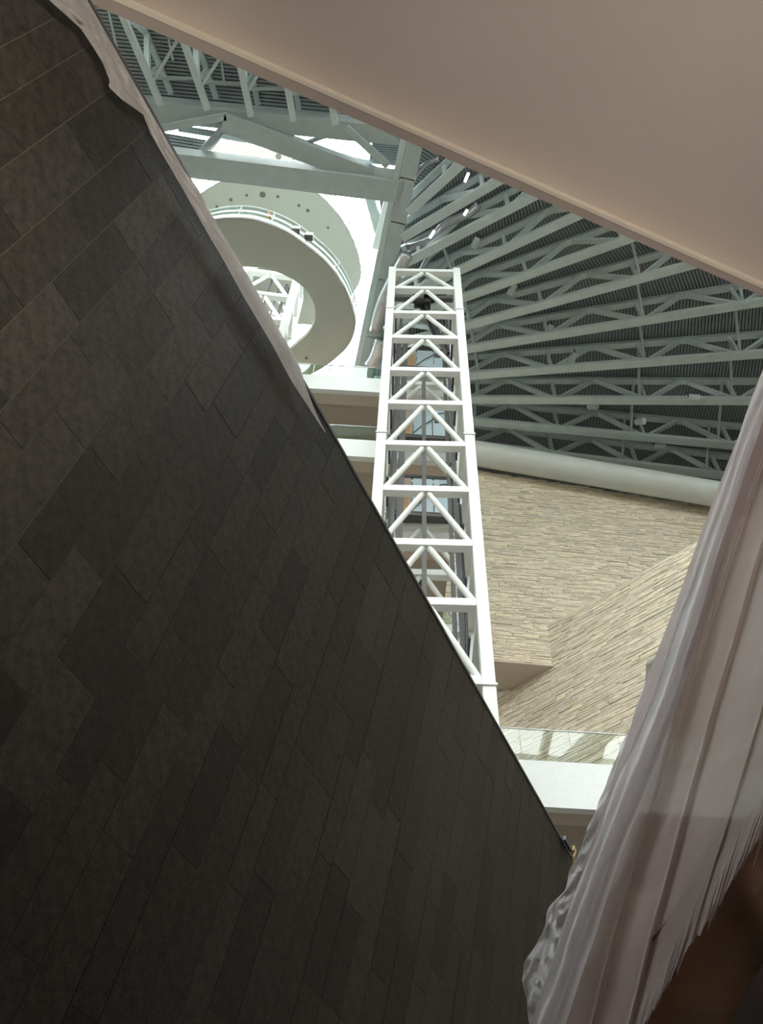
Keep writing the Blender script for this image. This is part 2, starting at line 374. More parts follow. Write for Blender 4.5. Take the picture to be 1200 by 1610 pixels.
hoist = MB().tube(tp_(.95, .8, 38.1), tp_(1.35, .8, 38.1), .30, 20).tube(tp_(1.45, .7, 38.0), tp_(1.45, 1.1, 38.0), .20, 14).bar(tp_(.9, .8, 38.4), tp_(1.8, .8, 38.4), .4, .1)
hoist.bar(tp_(1.35, .9, 38.0), tp_(2.30, 1.3, 34.2), .22, .12).bar(tp_(1.15, .9, 38.0), tp_(1.9, 1.3, 35.4), .08, .1)
hoist.build('hoist_machine', M['black'], tw)
# black travelling cables looping down the right side
tag(MB().path([tp_(2.42, 1.1, 24), tp_(2.42, 1.15, 19), tp_(2.40, 1.3, 15.2), tp_(2.40, 1.45, 14.3), tp_(2.40, 1.7, 15.0), tp_(2.40, 1.9, 17.0), tp_(2.40, 2.0, 18.2), tp_(2.42, 2.15, 17.6), tp_(2.45, 2.2, 12)], .045, 8).build('power_cable', M['black'], None, smooth=True), 'black cable looping down inside the right side of the elevator tower', 'cable')

# ================================================================== FLOOR SLABS AND BRIDGE
YS = 19.5
def slab(zt, x0, x1, y1, fh, name, label, rail=True, mrail='rglass', panes=2.4):
    root = empty(name, V3(((x0 + x1) / 2, YS, zt - fh)), label, 'balcony', kind='structure')
    MB().box(x0, x1, YS, YS + .22, zt - fh, zt).build('fascia', M['fascia'], root)
    MB().box(x0, x1, YS + .22, y1, zt - fh + .1, zt - .05).build('deck', M['taupe'], root)
    MB().box(x0, x1, YS + .22, YS + .75, zt - fh + .03, zt - fh + .1).build('soffit_band', M['soffit'], root)
    if rail:
        x = x0
        while x < x1 - .1:
            xe = min(x + panes, x1)
            MB().box(x + .01, xe - .01, YS + .05, YS + .07, zt - .1, zt + 1.08).build('glass_pane', M[mrail], root); x = xe
        MB().box(x0, x1, YS + .04, YS + .08, zt + 1.08, zt + 1.11).build('handrail', M['galv' if mrail == 'rglass' else 'white'], root)
    return root
lv = [37.78, 32.65, 27.52, 22.38]
names = ['topmost white-edged balcony with glass rail, left of the elevator tower and under the spiral ramp', 'second balcony down left of the elevator tower, white edge and taupe underside',
         'balcony edge seen through the elevator tower just below the lowest blue panel', 'lowest balcony edge seen through the elevator tower, mostly behind the dark wall']
for z, nm in zip(lv, names): slab(z, -13, 2.45, 26.0, 1.22, 'balcony', nm)
slab(17.37, -4, 13.6, 23.2, 1.43, 'footbridge', 'white footbridge with reflective glass rail at the lower right beside the plastic sheets', mrail='bglass', panes=1.35)
# landing screens at the lift doors
for i, (zt, nm) in enumerate(zip(lv[:3], ['uppermost', 'middle', 'lowest'])):
    y = 17.85; (vt_, vb_, ul, ur) = ((549, 581, 631, 703), (641, 689, 623, 706), (749, 811, 618, 713))[i]
    pb = aty((ul + ur) / 2, vb_, y); pt = aty((ul + ur) / 2, vt_, y); x0 = aty(ul, (vt_ + vb_) / 2, y).x; x1 = aty(ur, (vt_ + vb_) / 2, y).x; zb = pb.z; h = pt.z - pb.z
    r = empty('landing_screen', ((x0 + x1) / 2, y, zb - .12), nm + ' pale blue lift landing screen in a black frame inside the tower', 'screen', 'landing screens behind the tower')
    MB().box(x0 - .05, x1 + .05, y - .1, y + .3, zb - .12, zb).build('sill_plate', M['midm'], r)
    for xa, xb, za, zb2 in ((x0, x0 + .07, 0, h), (x1 - .09, x1, 0, h), (x0, x1, 0, .16), (x0, x1, h - .16, h)):
        MB().box(xa, xb, y - .05, y + .05, zb + za, zb + zb2).build('frame', M['black'], r)
    sp = MB().box(x0 + .07, x0 + .62, y - .02, y + .02, zb + .08, zb + h - .1).build('side_panel', M['taupe'], r)
    tag(MB().box(x0 + .28, x0 + .52, y - .045, y - .02, zb + .15, zb + 1.15).build('orange_board', M['card'], sp), 'orange-brown board')
    MB().box(x0 + .66, x0 + 1.34, y - .02, y + .02, zb + .08, zb + h - .1).build('pane', M['blue'], r)
    pn = MB().box(x0 + 1.38, x1 - .07, y - .02, y + .02, zb + .08, zb + h - .1).build('pane', M['blue'], r)
    MB().box(x1 - .55, x1 - .2, y - .05, y - .02, zb + 1.1, zb + 1.38).build('control_box', M['midm'], pn)
    MB().path([V3((x0 + .65, y - .06, zb + .25)), V3((x0 + .95, y - .06, zb + .75)), V3((x0 + 1.35, y - .06, zb + 1.25)), V3((x0 + 1.6, y - .06, zb + 1.75)), V3((x0 + 1.85, y - .06, zb + 1.8))], .02, 6).build('cable', M['dark'], r)
# round recess in the lowest visible soffit
rc = aty(660, 915, 20.6)
p = atz(661, 915, lv[2] - 1.12 - 5.13 + 5.13)
tag(MB().tube(V3((p.x, p.y, lv[2] - 1.15)), V3((p.x, p.y, lv[2] - 1.11)), .16, 18).build('downlight', M['midm']), 'round downlight in the taupe balcony underside seen through the lower tower', 'light')

# ================================================================== PALE LEDGESTONE WALLS
a_ = math.radians(2.2)
w1d = V3((math.cos(a_), math.sin(a_), 0)); w1n = V3((math.sin(a_), -math.cos(a_), 0))   # n faces the viewer
W1P = V3((7.2, 26.6, 0))
vc = atplane(870, 1048, W1P, w1n); z1b = vc.z; vt = atplane(865, 985, W1P, w1n); z2t = vt.z
VX = V3((vc.x, vc.y, 0))
a2 = math.radians(-44.0); w2d = V3((math.cos(a2), math.sin(a2), 0)); w2n = V3((math.sin(a2), -math.cos(a2), 0))
def stone_wall(name, label, base, d, n, s0, s1, z0, z1, thick, zend=None):
    zend = z1 if zend is None else zend
    def ztop(s): return z1 + (zend - z1) * (s - s0) / (s1 - s0)
    mb = MB(); A = base + d * s0; B = base + d * s1
    mb.hexa([V3((A.x, A.y, z0)), V3((B.x, B.y, z0)), V3((B.x, B.y, zend)), V3((A.x, A.y, z1))] +
            [V3((*(q - n * thick).xy, zz)) for q, zz in ((A, z0), (B, z0), (B, zend), (A, z1))])
    root = struct(name, mb, M['bed'], label, 'wall'); loc = wloc(root)
    st = []; z = z0
    while z < z1 - .03:
        h = min(random.choice([.07, .09, .09, .11, .15]), z1 - z); s = s0 - random.random() * .5
        while s < s1:
            ln = random.choice([.3, .45, .6, .8, 1.0]) * random.uniform(.85, 1.15); e = min(s + ln, s1); ss = max(s, s0)
            if e - ss > .05 and z + h < ztop(ss) + .02:
                dp = random.choice([.02, .03, .03, .04, .055]); c = base + d * ((ss + e) / 2); pr = proj(V3((c.x, c.y, z + h / 2)))
                st.append((ss, e, z, z + h, dp, pr))
            s += ln
        z += h
    R = Matrix(((d.x, -n.x, 0), (d.y, -n.y, 0), (0, 0, 1))).to_4x4()
    vis = [q for q in st if 745 < q[5][0] < 1150 and 700 < q[5][1] < 1200]
    vis.sort(key=lambda q: -(q[1] - q[0]) * (q[3] - q[2]) / q[5][2] ** 2)
    top = set(id(q) for q in vis[:298])
    visset = set(id(q) for q in vis)
    field = MB(); cache = {}
    for q in st:
        ss, e, za, zb, dp, pr = q
        if id(q) in top:
            key = (round(e - ss, 1), round(zb - za, 2), dp)
            if key not in cache:
                me = bpy.data.meshes.new('stone'); L_, h_ = key[0] / 2 - .004, key[1] / 2 - .006; c_ = min(.012, h_ * .4)
                L_ = max(L_, .03)
                me.from_pydata([(-L_, 0, -h_), (L_, 0, -h_), (L_, 0, h_), (-L_, 0, h_), (-L_ + c_, -dp, -h_ + c_), (L_ - c_ * 1.5, -dp * .9, -h_ + c_), (L_ - c_, -dp, h_ - c_ * .7), (-L_ + c_ * 1.4, -dp * .92, h_ - c_)], [],
                               [(4, 5, 6, 7), (0, 1, 5, 4), (1, 2, 6, 5), (2, 3, 7, 6), (3, 0, 4, 7)]); me.materials.append(M['ledge']); me.update(); cache[key] = me
            o = bpy.data.objects.new('stone', cache[key]); COL.objects.link(o); o.parent = root
            c = base + d * ((ss + e) / 2)
            o.matrix_local = Matrix.Translation(V3((c.x, c.y, (za + zb) / 2)) - loc) @ R
        elif id(q) in visset or random.random() < 1:
            if pr[2] < 0 or not (640 < pr[0] < 1330 and 600 < pr[1] < 1420): continue
            gp = .005; P0 = base + d * (ss + gp); P1 = base + d * (e - gp)
            vv = [V3((P0.x, P0.y, za + gp)), V3((P1.x, P1.y, za + gp)), V3((P1.x, P1.y, zb - gp)), V3((P0.x, P0.y, zb - gp))]
            ww = [V3((*(v + n * dp).xy, v.z)) for v in vv]
            field.add(vv + ww, [(4, 5, 6, 7), (0, 1, 5, 4), (1, 2, 6, 5), (2, 3, 7, 6), (3, 0, 4, 7)])
    tag(field.build('stone_field', M['ledge'], root), kind='stuff')
    return root
stone_wall('wall_back', 'pale ledgestone wall under the thick white pipe, right of the elevator tower', VX, w1d, w1n, -6.3, 14.5, z1b, 41.9, 1.5, zend=39.6)
stone_wall('wall_right', 'pale ledgestone wall with slanting courses, cutting below the other stone wall', VX, w2d, w2n, -9, 21, 8, z2t, .6)
# soffit plates under the back wall
tag(MB().hexa([V3((*(VX + w1d * s_ - w1n * o_).xy, z_)) for z_ in (z1b - .05, z1b - .002) for s_, o_ in ((-9, -.0), (0, -.0), (0, .0), (0, 1.5))][:0] or
     [V3((*(VX + w1d * -9 + w1n * .07).xy, z1b - .06)), V3((*(VX + w1n * .07).xy, z1b - .06)), V3((*(VX - w1n * 1.5).xy, z1b - .06)), V3((*(VX + w1d * -9 - w1n * 1.5).xy, z1b - .06)),
      V3((*(VX + w1d * -9 + w1n * .07).xy, z1b)), V3((*(VX + w1n * .07).xy, z1b)), V3((*(VX - w1n * 1.5).xy, z1b)), V3((*(VX + w1d * -9 - w1n * 1.5).xy, z1b))]).build('trim_stone_soffit', M['soffit']),
    'smooth taupe underside of the projecting stone wall beside the tower', 'trim', kind='structure')

# thick white pipe along the top of the stone wall
YP = 25.75
pp = [aty(u, v, YP + k) for u, v, k in ((600, 690, -.5), (750, 713, -.1), (880, 735, 0), (1010, 757, .1), (1140, 779, .2), (1260, 799, .3))]
tag(MB().path(pp, .66, 28).build('duct_pipe', M['pipe'], None, smooth=True), 'thick white wrapped pipe running along the top of the pale stone wall', 'pipe')

# ================================================================== ROOF TRUSSES (radial fan on the right)
TH = 2.05
def truss(label, p, q, bay, off, cw=.40, tcw=.30, th=TH, mat_='steel2', group='radial roof trusses on the right'):
    root = empty('roof_truss', V3((*p.xy, p.z)), label, 'truss', group)
    L_ = (q - p).length; d = (q - p).normalized(); up = V3((0, 0, th))
    MB().bar(p, q, cw, .26).build('bottom_chord', M[mat_], root, bevel=.01)
    MB().bar(p + up, q + up, tcw, .28).build('top_chord', M[mat_], root)
    s = off
    while s < L_ + bay:
        if 0 <= s <= L_:
            b = p + d * s
            MB().bar(b + V3((0, 0, .1)), b + up, .17, .17, up=d).build('post', M[mat_], root)
            MB().bar(b - d * .3 + V3((0, 0, .14)), b + d * .3 + V3((0, 0, .14)), .05, .35).build('gusset', M[mat_], root)
        for sg in (-1, 1):
            pk = s + sg * bay / 2
            if 0 <= pk <= L_ and -.3 <= s <= L_ + .3:
                b = p + d * (s + sg * .15) + V3((0, 0, .1)); t = p + d * (pk - sg * .1) + up
                MB().bar(b, t, .24, .16).build('diagonal', M[mat_], root)
        s += bay
    return root
fan = [((744, 699), (1172, 752)), ((744, 662), (1172, 702)), ((744, 628), (1192, 630)), ((740, 590), (1200, 556)), ((736, 548), (1200, 474)), ((732, 512), (1080, 418)),
       ((728, 468), (980, 378)), ((724, 424), (896, 344)), ((642, 411), (828, 314)), ((632, 374), (772, 291)), ((642, 334), (717, 265))]
ords = ['grey fan truss whose lower half is hidden behind the thick white pipe', 'lowest fully visible grey fan truss, just above the thick white pipe', 'second fan truss up from the white pipe, running almost level', 'third fan truss up from the white pipe',
        'fourth fan truss up from the white pipe', 'fifth fan truss up from the white pipe', 'sixth fan truss up, its end under the beige soffit',
        'seventh fan truss up, meeting the tower near its top', 'eighth fan truss up, passing just above the tower top', 'ninth fan truss up, steeply slanted beside the long girder', 'topmost short fan truss right beside the long grey girder']
fl_lines = []
for i, ((p0, p1), lb) in enumerate(zip(fan, ords)):
    P = atz(*p0, ZR); Q = atz(*p1, ZR); d = (Q - P).normalized()
    # back to the girder line, forward to the far right
    k = 0
    P2 = P
    while P2.x > g3(P2.y) + .6 and k < 400: P2 = P2 - d * .05; k += 1
    Q2 = Q + d * (10 if i < 5 else 12)
    # node phase: nodes at px x ~1016 for level trusses
    ux = [1002, 1014, 1016, 1014, 1012, 1004, 980, 945, 800, 760, 700][i]
    t = (ux - p0[0]) / (p1[0] - p0[0]); nd = atz(ux, p0[1] + t * (p1[1] - p0[1]), ZR)
    bay = 4.55; off = ((nd - P2).length) % bay
    truss(lb, P2, Q2, bay, off); fl_lines.append((P2, Q2, d))
# ribbed deck sheets between neighbouring trusses
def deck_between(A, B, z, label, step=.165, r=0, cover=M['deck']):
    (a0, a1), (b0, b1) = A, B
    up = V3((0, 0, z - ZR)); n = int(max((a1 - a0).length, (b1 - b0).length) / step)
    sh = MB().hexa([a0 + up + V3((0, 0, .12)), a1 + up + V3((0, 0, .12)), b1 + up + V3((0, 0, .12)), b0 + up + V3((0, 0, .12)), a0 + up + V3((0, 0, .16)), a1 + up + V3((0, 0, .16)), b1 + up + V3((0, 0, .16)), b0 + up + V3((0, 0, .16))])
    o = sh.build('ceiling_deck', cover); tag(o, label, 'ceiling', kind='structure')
    rb = MB()
    for i in range(n):
        t = (i + .5) / n; p = a0.lerp(a1, t) + up; q = b0.lerp(b1, t) + up; dd = (a1 - a0).normalized(); wd = min(step, (a1 - a0).length / n) * .30
        rb.add([p - dd * wd, p + dd * wd, q + dd * wd, q - dd * wd] + [x + V3((0, 0, .13)) for x in (p - dd * wd * 1.5, p + dd * wd * 1.5, q + dd * wd * 1.5, q - dd * wd * 1.5)],
               [(3, 2, 1, 0), (0, 1, 5, 4), (2, 3, 7, 6)])
    tag(rb.build('deck_ribs', M['rib'], o), kind='stuff'); return o
ZD = ZR + TH + .2
rng = ['nearest the pipe', 'first strip up', 'second strip up', 'third strip up', 'fourth strip up', 'fifth strip up', 'sixth strip up', 'seventh strip up', 'eighth strip up', 'ninth strip up']
for i in range(len(fl_lines) - 1):
    A = fl_lines[i]; B = fl_lines[i + 1]
    deck_between((A[0], A[1]), (B[0], B[1]), ZD, 'ribbed metal deck between fan trusses, ' + rng[i])
# strips beyond the first and last truss
A = fl_lines[0]; off = V3((-A[2].y, A[2].x, 0)) * 16
deck_between((A[0] + off * .4, A[1] + off), (A[0], A[1]), ZD, 'ribbed metal deck behind the thick white pipe')
B = fl_lines[-1]
deck_between((B[0], B[0] + B[2] * 9), (V3((g3(B[0].y), B[0].y, ZR)), V3((g3(4), 4, ZR))), ZD, 'ribbed metal deck beside the long grey girder')
# round purlins crossing under the deck between trusses
pu = 0
for r in (6.2, 14.4, 19.0):
    for i in range(len(fl_lines) - 1):
        A = fl_lines[i]; B = fl_lines[i + 1]; L_ = min((A[1] - A[0]).length, (B[1] - B[0]).length)
        if r > L_ or i > 7: continue
        c0 = V3(atz(270, 625, ZR))
        def rad(Ln):
            # point on the line at given distance from the fan hub
            t = 0
            while (Ln[0] + Ln[2] * t - c0).length < r + 9.5 and t < 40: t += .1
            return Ln[0] + Ln[2] * t
        p = rad(A) + V3((0, 0, .15)); q = rad(B) + V3((0, 0, TH - .1))
        tag(MB().tube(p, q, .075, 8).build('roof_strut', M['steel']), 'slender strut from %s, %s the tower' % (['the truss behind the pipe', 'the lowest visible fan truss', 'the second fan truss', 'the third fan truss', 'the fourth fan truss', 'the fifth fan truss', 'the sixth fan truss', 'the seventh fan truss'][i], {6.2: 'nearest', 14.4: 'midway from', 19.0: 'farthest from'}[r]), 'strut', 'struts between the fan trusses'); pu += 1
# ================================================================== GIRDERS ROUND THE ROOF OPENING
def girder(name, label, pts, wd, h, z=ZR, m_='steel', box=True, cat='girder', lift=0):
    root = None
    p, q = atz(*pts[0], z), atz(*pts[1], z)
    mb = MB()
    if box: mb.bar(p, q, wd, h, mode='b')
    else: mb.ibeam(p, q, wd, h, .07, mode='b')
    return tag(mb.build(name, M[m_], None, bevel=.012 if box else 0), label, cat)
Lg = empty('long_girder', g3a - gd * 2, 'long grey box girder slanting from the soffit down past the left of the tower', 'girder')
q_ = g3b + gd * 3.2
MB().bar(g3a - gd * 3.5, q_, .70, 1.5, mode='b').build('box_section', M['steel'], Lg, bevel=.02)
for k in (1.2, 3.2, 6.0, 9.0):
    c = g3a + gd * k; MB().bar(c - gd * .02, c + gd * .02, .76, 1.5, mode='b').build('splice_plate', M['steel'], Lg)
side = V3((-gd.y, gd.x, 0))
MB().bar(g3a + side * .50 - gd * 1.2 + V3((0, 0, .1)), q_ + side * .50 + V3((0, 0, .1)), .28, .3, mode='b').build('edge_channel', M['steel2'], Lg)
girder('cross_girder', 'wide grey girder crossing in front of the spiral ramp, ending at the long girder', ((215, 252), (634, 303)), .98, 1.0)
girder('cross_girder', 'upper grey girder at the edge of the ribbed deck, above the spiral opening', ((200, 172), (640, 216)), .78, 1.2, z=ZR + .6)
girder('diagonal_girder', 'grey diagonal brace running from the upper girder to the node beside the long girder', ((350, 193), (602, 287)), .80, .6, z=ZR + .3)
girder('diagonal_girder', 'grey diagonal brace at the far left, disappearing behind the white plastic', ((200, 212), (356, 184)), .30, .5, z=ZR + .3)
girder('diagonal_girder', 'short grey brace to the right of the upper white sky gap', ((544, 202), (610, 262)), .28, .4, z=ZR + .3)
girder('diagonal_girder', 'thin grey brace between the two upper white sky gaps', ((545, 204), (480, 226)), .14, .3, z=ZR + .8)
girder('short_post', 'short grey strut left of the pale dotted ceiling', ((356, 196), (308, 250)), .32, .4, z=ZR + 1.2)
tag(MB().bar(atz(359, 200, ZR + 1.2), atz(322, 248, ZR + 1.2), .10, .3, mode='b').build('white_post', M['white']), 'white strip along the short strut left of the pale ceiling', 'strut')
npl = [atz(u, v, ZR + .25) for u, v in ((588, 262), (634, 268), (632, 296), (588, 290))]
tag(MB().prism([(p.x, p.y) for p in npl], ZR + .22, ZR + .30).build('gusset_plate', M['steel2']), 'grey steel gusset plate where the girders meet the long girder', 'plate')
girder('sky_transom', 'thin pale transom below the upper sky gaps, right part', ((470, 232), (586, 258)), .20, .3, z=ZR + 1.5, m_='steel2')
girder('sky_transom', 'thin grey transom below the upper left sky gap', ((280, 203), (420, 226)), .22, .3, z=ZR + 1.6, m_='steel')
girder('curb_beam', 'pale curb beam between the sky gap and the long girder, upper', ((578, 300), (604, 396)), .42, .6, z=ZR + 2.0, m_='steel2')
girder('curb_beam', 'pale curb beam beside the long girder, near the spiral rail', ((612, 305), (590, 392)), .30, .5, z=ZR + 1.6, m_='white')
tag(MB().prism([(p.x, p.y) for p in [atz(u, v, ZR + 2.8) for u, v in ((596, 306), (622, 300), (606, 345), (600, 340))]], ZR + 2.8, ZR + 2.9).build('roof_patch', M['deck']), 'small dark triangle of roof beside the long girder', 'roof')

# ribbed deck piece at top left and its trusses
def rect_deck(pts, z, label, n, m2='rib'):
    p = [atz(u, v, z) for u, v in pts]
    sh = MB().prism([(q.x, q.y) for q in p], z + .12, z + .16)
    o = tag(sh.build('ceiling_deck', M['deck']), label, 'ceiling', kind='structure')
    rb = MB()
    for i in range(n):
        t = (i + .5) / n; a = p[0].lerp(p[3], t); b = p[1].lerp(p[2], t); dd = (p[3] - p[0]).normalized(); wd = (p[3] - p[0]).length / n * .30
        rb.add([a - dd * wd, a + dd * wd, b + dd * wd, b - dd * wd] + [x + V3((0, 0, .13)) for x in (a - dd * wd * 1.4, a + dd * wd * 1.4, b + dd * wd * 1.4, b - dd * wd * 1.4)], [(3, 2, 1, 0), (0, 1, 5, 4), (2, 3, 7, 6)])
    tag(rb.build('deck_ribs', M['rib'], o), kind='stuff')
rect_deck([(60, -90), (760, -20), (690, 235), (150, 185)], ZD, 'ribbed metal deck at the top left above the spiral ramp opening', 44)
rect_deck([(225, 205), (325, 222), (312, 262), (215, 250)], ZR + 1.9, 'small ribbed deck piece left of the short strut', 9)
rect_deck([(585, 226), (634, 230), (628, 262), (580, 258)], ZR + 1.9, 'small ribbed deck piece left of the long girder', 9)
lt = [((195, 30), (253, 165)), ((293, 77), (327, 173)), ((380, 113), (395, 183)), ((454, 147), (462, 190)), ((524, 176), (528, 196))]
ln = ['leftmost grey truss in the top left corner beside the white plastic', 'second grey truss from the left under the top left ribbed deck', 'third grey truss from the left under the top left ribbed deck',
      'fourth grey truss from the left, its foot above the spiral opening', 'fifth short truss stub under the taupe soffit edge']
ends = []
for (p0, p1), lb in zip(lt, ln):
    P = atz(*p0, ZR); Q = atz(*p1, ZR); d = (P - Q).normalized()
    truss(lb, Q, Q + d * 7.5, 2.6, 1.2, cw=.26, tcw=.2, group='trusses under the top left deck'); ends.append((Q, d))
for i in range(len(ends) - 1):
    (a, da), (b, db) = ends[i], ends[i + 1]
    for k, (s, t) in enumerate(((.9, .9), (.9, 3.2), (3.2, 5.2))):
        tag(MB().bar(a + da * s + V3((0, 0, 1.0 if k == 0 else .3)), b + db * t + V3((0, 0, 1.8)), .13, .13).build('roof_strut', M['steel']), ['lower level', 'slanting lower', 'slanting upper'][k] + ' cross strut between the ' + ['first and second', 'second and third', 'third and fourth', 'fourth and fifth'][i] + ' trusses at the top left', 'strut', 'struts between the top left trusses')
for p0, p1, lb in (((170, 15), (201, 150), 'thin conduit rod left of the leftmost top left truss'), ((265, 62), (272, 95), 'thin conduit rod between the first two top left trusses'), ((348, 96), (353, 135), 'thin conduit rod between the second and third top left trusses')):
    tag(MB().tube(atz(*p0, ZD - .25), atz(*p1, ZD - .25), .05, 8).build('conduit', M['steel2']), lb, 'conduit')

# ================================================================== SPIRAL RAMP
def ring_slab(name, label, outer, inner, z, th, rail=True, posts=0, z_in=None, mname='ring'):
    O = [atz(u, v, z) for u, v in catmull(outer, 8)]
    I = [atz(u, v, z) for u, v in catmull(inner, 8)]
    n = max(len(O), len(I))
    def res(L, n): return [L[min(int(i / (n - 1) * (len(L) - 1)), len(L) - 1)].lerp(L[min(int(i / (n - 1) * (len(L) - 1)) + 1, len(L) - 1)], (i / (n - 1) * (len(L) - 1)) % 1) for i in range(n)]
    O, I = res(O, n), res(I, n)
    root = empty(name, O[n // 2], label, 'ramp', 'levels of the spiral ramp')
    up = V3((0, 0, th)); mb = MB(); fa = MB()
    mb.add(O + I + [p + up for p in O] + [p + up for p in I],
           [(i, n + i, n + i + 1, i + 1) for i in range(n - 1)] + [(2 * n + i, 2 * n + i + 1, 3 * n + i + 1, 3 * n + i) for i in range(n - 1)] + [(n + i, 3 * n + i, 3 * n + i + 1, n + i + 1) for i in range(n - 1)])
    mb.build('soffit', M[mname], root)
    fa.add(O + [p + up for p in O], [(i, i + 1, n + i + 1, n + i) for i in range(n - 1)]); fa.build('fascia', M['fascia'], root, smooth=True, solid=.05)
    if rail:
        k = max(2, n // 10)
        for a in range(0, n - 1, k):
            b = min(a + k, n - 1); seg = O[a:b + 1]; m = len(seg)
            MB().add([p + up for p in seg] + [p + up + V3((0, 0, 1.1)) for p in seg], [(i, i + 1, m + i + 1, m + i) for i in range(m - 1)]).build('glass_pane', M['rglass'], root, smooth=True, solid=.025)
            MB().tube(O[a] + up * .5, O[a] + up + V3((0, 0, 1.2)), .035, 8).build('post', M['dark'], root)
        MB().path([p + up + V3((0, 0, 1.12)) for p in O], .03, 6).build('handrail', M['galv'], root, smooth=True)
    return root
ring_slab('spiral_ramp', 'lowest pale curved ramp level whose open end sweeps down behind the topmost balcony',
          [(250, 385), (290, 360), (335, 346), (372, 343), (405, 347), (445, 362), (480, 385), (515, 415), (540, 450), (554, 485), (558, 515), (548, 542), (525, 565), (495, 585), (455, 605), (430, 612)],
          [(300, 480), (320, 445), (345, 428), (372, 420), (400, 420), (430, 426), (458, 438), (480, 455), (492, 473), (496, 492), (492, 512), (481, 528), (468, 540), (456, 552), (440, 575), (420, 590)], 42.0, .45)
ring_slab('spiral_ramp', 'middle curved ramp level with dark round recesses, above the lowest ramp rail',
          [(255, 380), (285, 330), (318, 303), (352, 284), (395, 272), (440, 276), (492, 299), (528, 332), (553, 372), (566, 412), (566, 440), (552, 465), (530, 500), (510, 520)],
          [(290, 560), (310, 550), (330, 545), (350, 540), (370, 535), (390, 528), (410, 522), (430, 516), (450, 512), (462, 510), (475, 510), (488, 511), (500, 514), (508, 519)], 49.0, .5)
ring_slab('spiral_ramp', 'brightest dotted uppermost level glimpsed between the grey girders',
          [(300, 300), (318, 258), (335, 232), (360, 217), (400, 216), (450, 226), (500, 248), (545, 280), (560, 300)],
          [(400, 330), (400, 325), (402, 322), (405, 320), (410, 320), (415, 322), (420, 325), (425, 330), (430, 335)], 56.0, .4, rail=False)
for i, (u, v, r, z) in enumerate([(413, 306, .16, 49), (388, 307, .08, 49), (437, 309, .08, 49), (363, 314, .09, 49), (341, 325, .08, 49), (470, 323, .08, 49), (484, 331, .09, 49), (516, 358, .07, 49),
                                  (438, 246, .17, 56), (415, 247, .08, 56), (461, 249, .08, 56), (393, 254, .08, 56), (482, 563, .08, 42)]):
    p = atz(u, v, z)
    if i in (0, 8): lb, g_ = ('large dark round recess in the middle ramp underside', None) if i == 0 else ('large dark round recess in the uppermost ramp underside', None)
    elif i == 12: lb, g_ = 'small dark recess in the open end of the lowest ramp', None
    elif i < 8: lb, g_ = 'small dark recess in the middle ramp underside, ' + {1: 'just left of the large one', 2: 'just right of the large one', 3: 'second to the left of the large one', 4: 'farthest left near the white plastic', 5: 'second to the right of the large one', 6: 'third to the right of the large one', 7: 'farthest right'}[i], 'small recesses in the middle ramp'
    else: lb, g_ = 'small dark recess in the uppermost level, ' + {9: 'just left of the large one', 10: 'just right of the large one', 11: 'farthest left'}[i], 'small recesses in the uppermost level'
    tag(MB().tube(p - V3((0, 0, .012)), p + V3((0, 0, .05)), r, 14).build('round_recess', M['midm']), lb, 'recess', g_)
oc = atz(421, 343, 43.0)
tag(MB().path([oc + V3((-.14, -.05, .2)), oc + V3((-.02, -.1, .45)), oc + V3((.06, -.08, .2)), oc + V3((.1, -.05, 0))], .06, 8).build('orange_bundle', M['orange'], None, smooth=True), 'small orange bundle on the rail of the lowest curved ramp', 'bundle')
for u, v, lb in ((465, 362, 'small dark box on the lower ramp rail near the orange bundle'), (486, 372, 'small dark box on the lower ramp rail, further right')):
    p = atz(u, v, 42.9); mb = MB().box(p.x - .2, p.x + .2, p.y - .15, p.y + .15, 42.7, 43.1).tube(p + V3((0, 0, .1)), p + V3((.1, 0, .5)), .05, 6)
    tag(mb.build('equipment_box', M['midm'], None, bevel=.03), lb, 'box')
p = atz(518, 427, 42.9); tag(MB().bar(p, p + V3((.0, .1, 1.0)), .42, .05).build('white_board', M['white']), 'white board leaning on the lowest ramp rail', 'board')
# second lattice tower inside the spiral
f2 = aty(455, 483, 18.4); mw, mdp = 2.7, 2.2
a3 = math.radians(4); t2x = V3((math.cos(a3), math.sin(a3), 0)); t2y = V3((-math.sin(a3), math.cos(a3), 0))
o2 = V3((f2.x, f2.y, 0)) - t2x * mw
ms, c2 = lattice_tower('mast_tower', 'second white lattice tower seen through the opening of the spiral ramp', o2, t2x, t2y, mw, mdp, [28, 30.5, 33, 35.5, 38, 40.6, 43.2, 45.8, 48.2], .34, .3, z0=26)
for a, b, wd, m_ in ((1.2, 1.2, .08, 'dark'), (2.0, 1.4, .14, 'midm'), (1.6, 1.5, .05, 'dark'), (2.55, 1.6, .16, 'midm')):
    q = o2 + t2x * a + t2y * b; MB().bar(V3((q.x, q.y, 26)), V3((q.x, q.y, 48)), wd, wd).build('guide_rail', M[m_], ms)
q = o2 + t2x * 2.35 + t2y * .9
MB().box(q.x - .4, q.x + .35, q.y - .3, q.y + .3, 41.0, 42.2).tube(V3((q.x - .3, q.y, 42.2)), V3((q.x + .2, q.y, 42.6)), .18, 10).build('hoist_machine', M['black'], ms)
q2 = o2 + t2x * 2.3 + t2y * .9
MB().path([V3((q2.x, q2.y, 46.4)), V3((q2.x - .1, q2.y, 45.6)), V3((q2.x + .1, q2.y, 45.0)), V3((q2.x + .3, q2.y, 44.8))], .09, 8).build('hook', M['black'], ms)
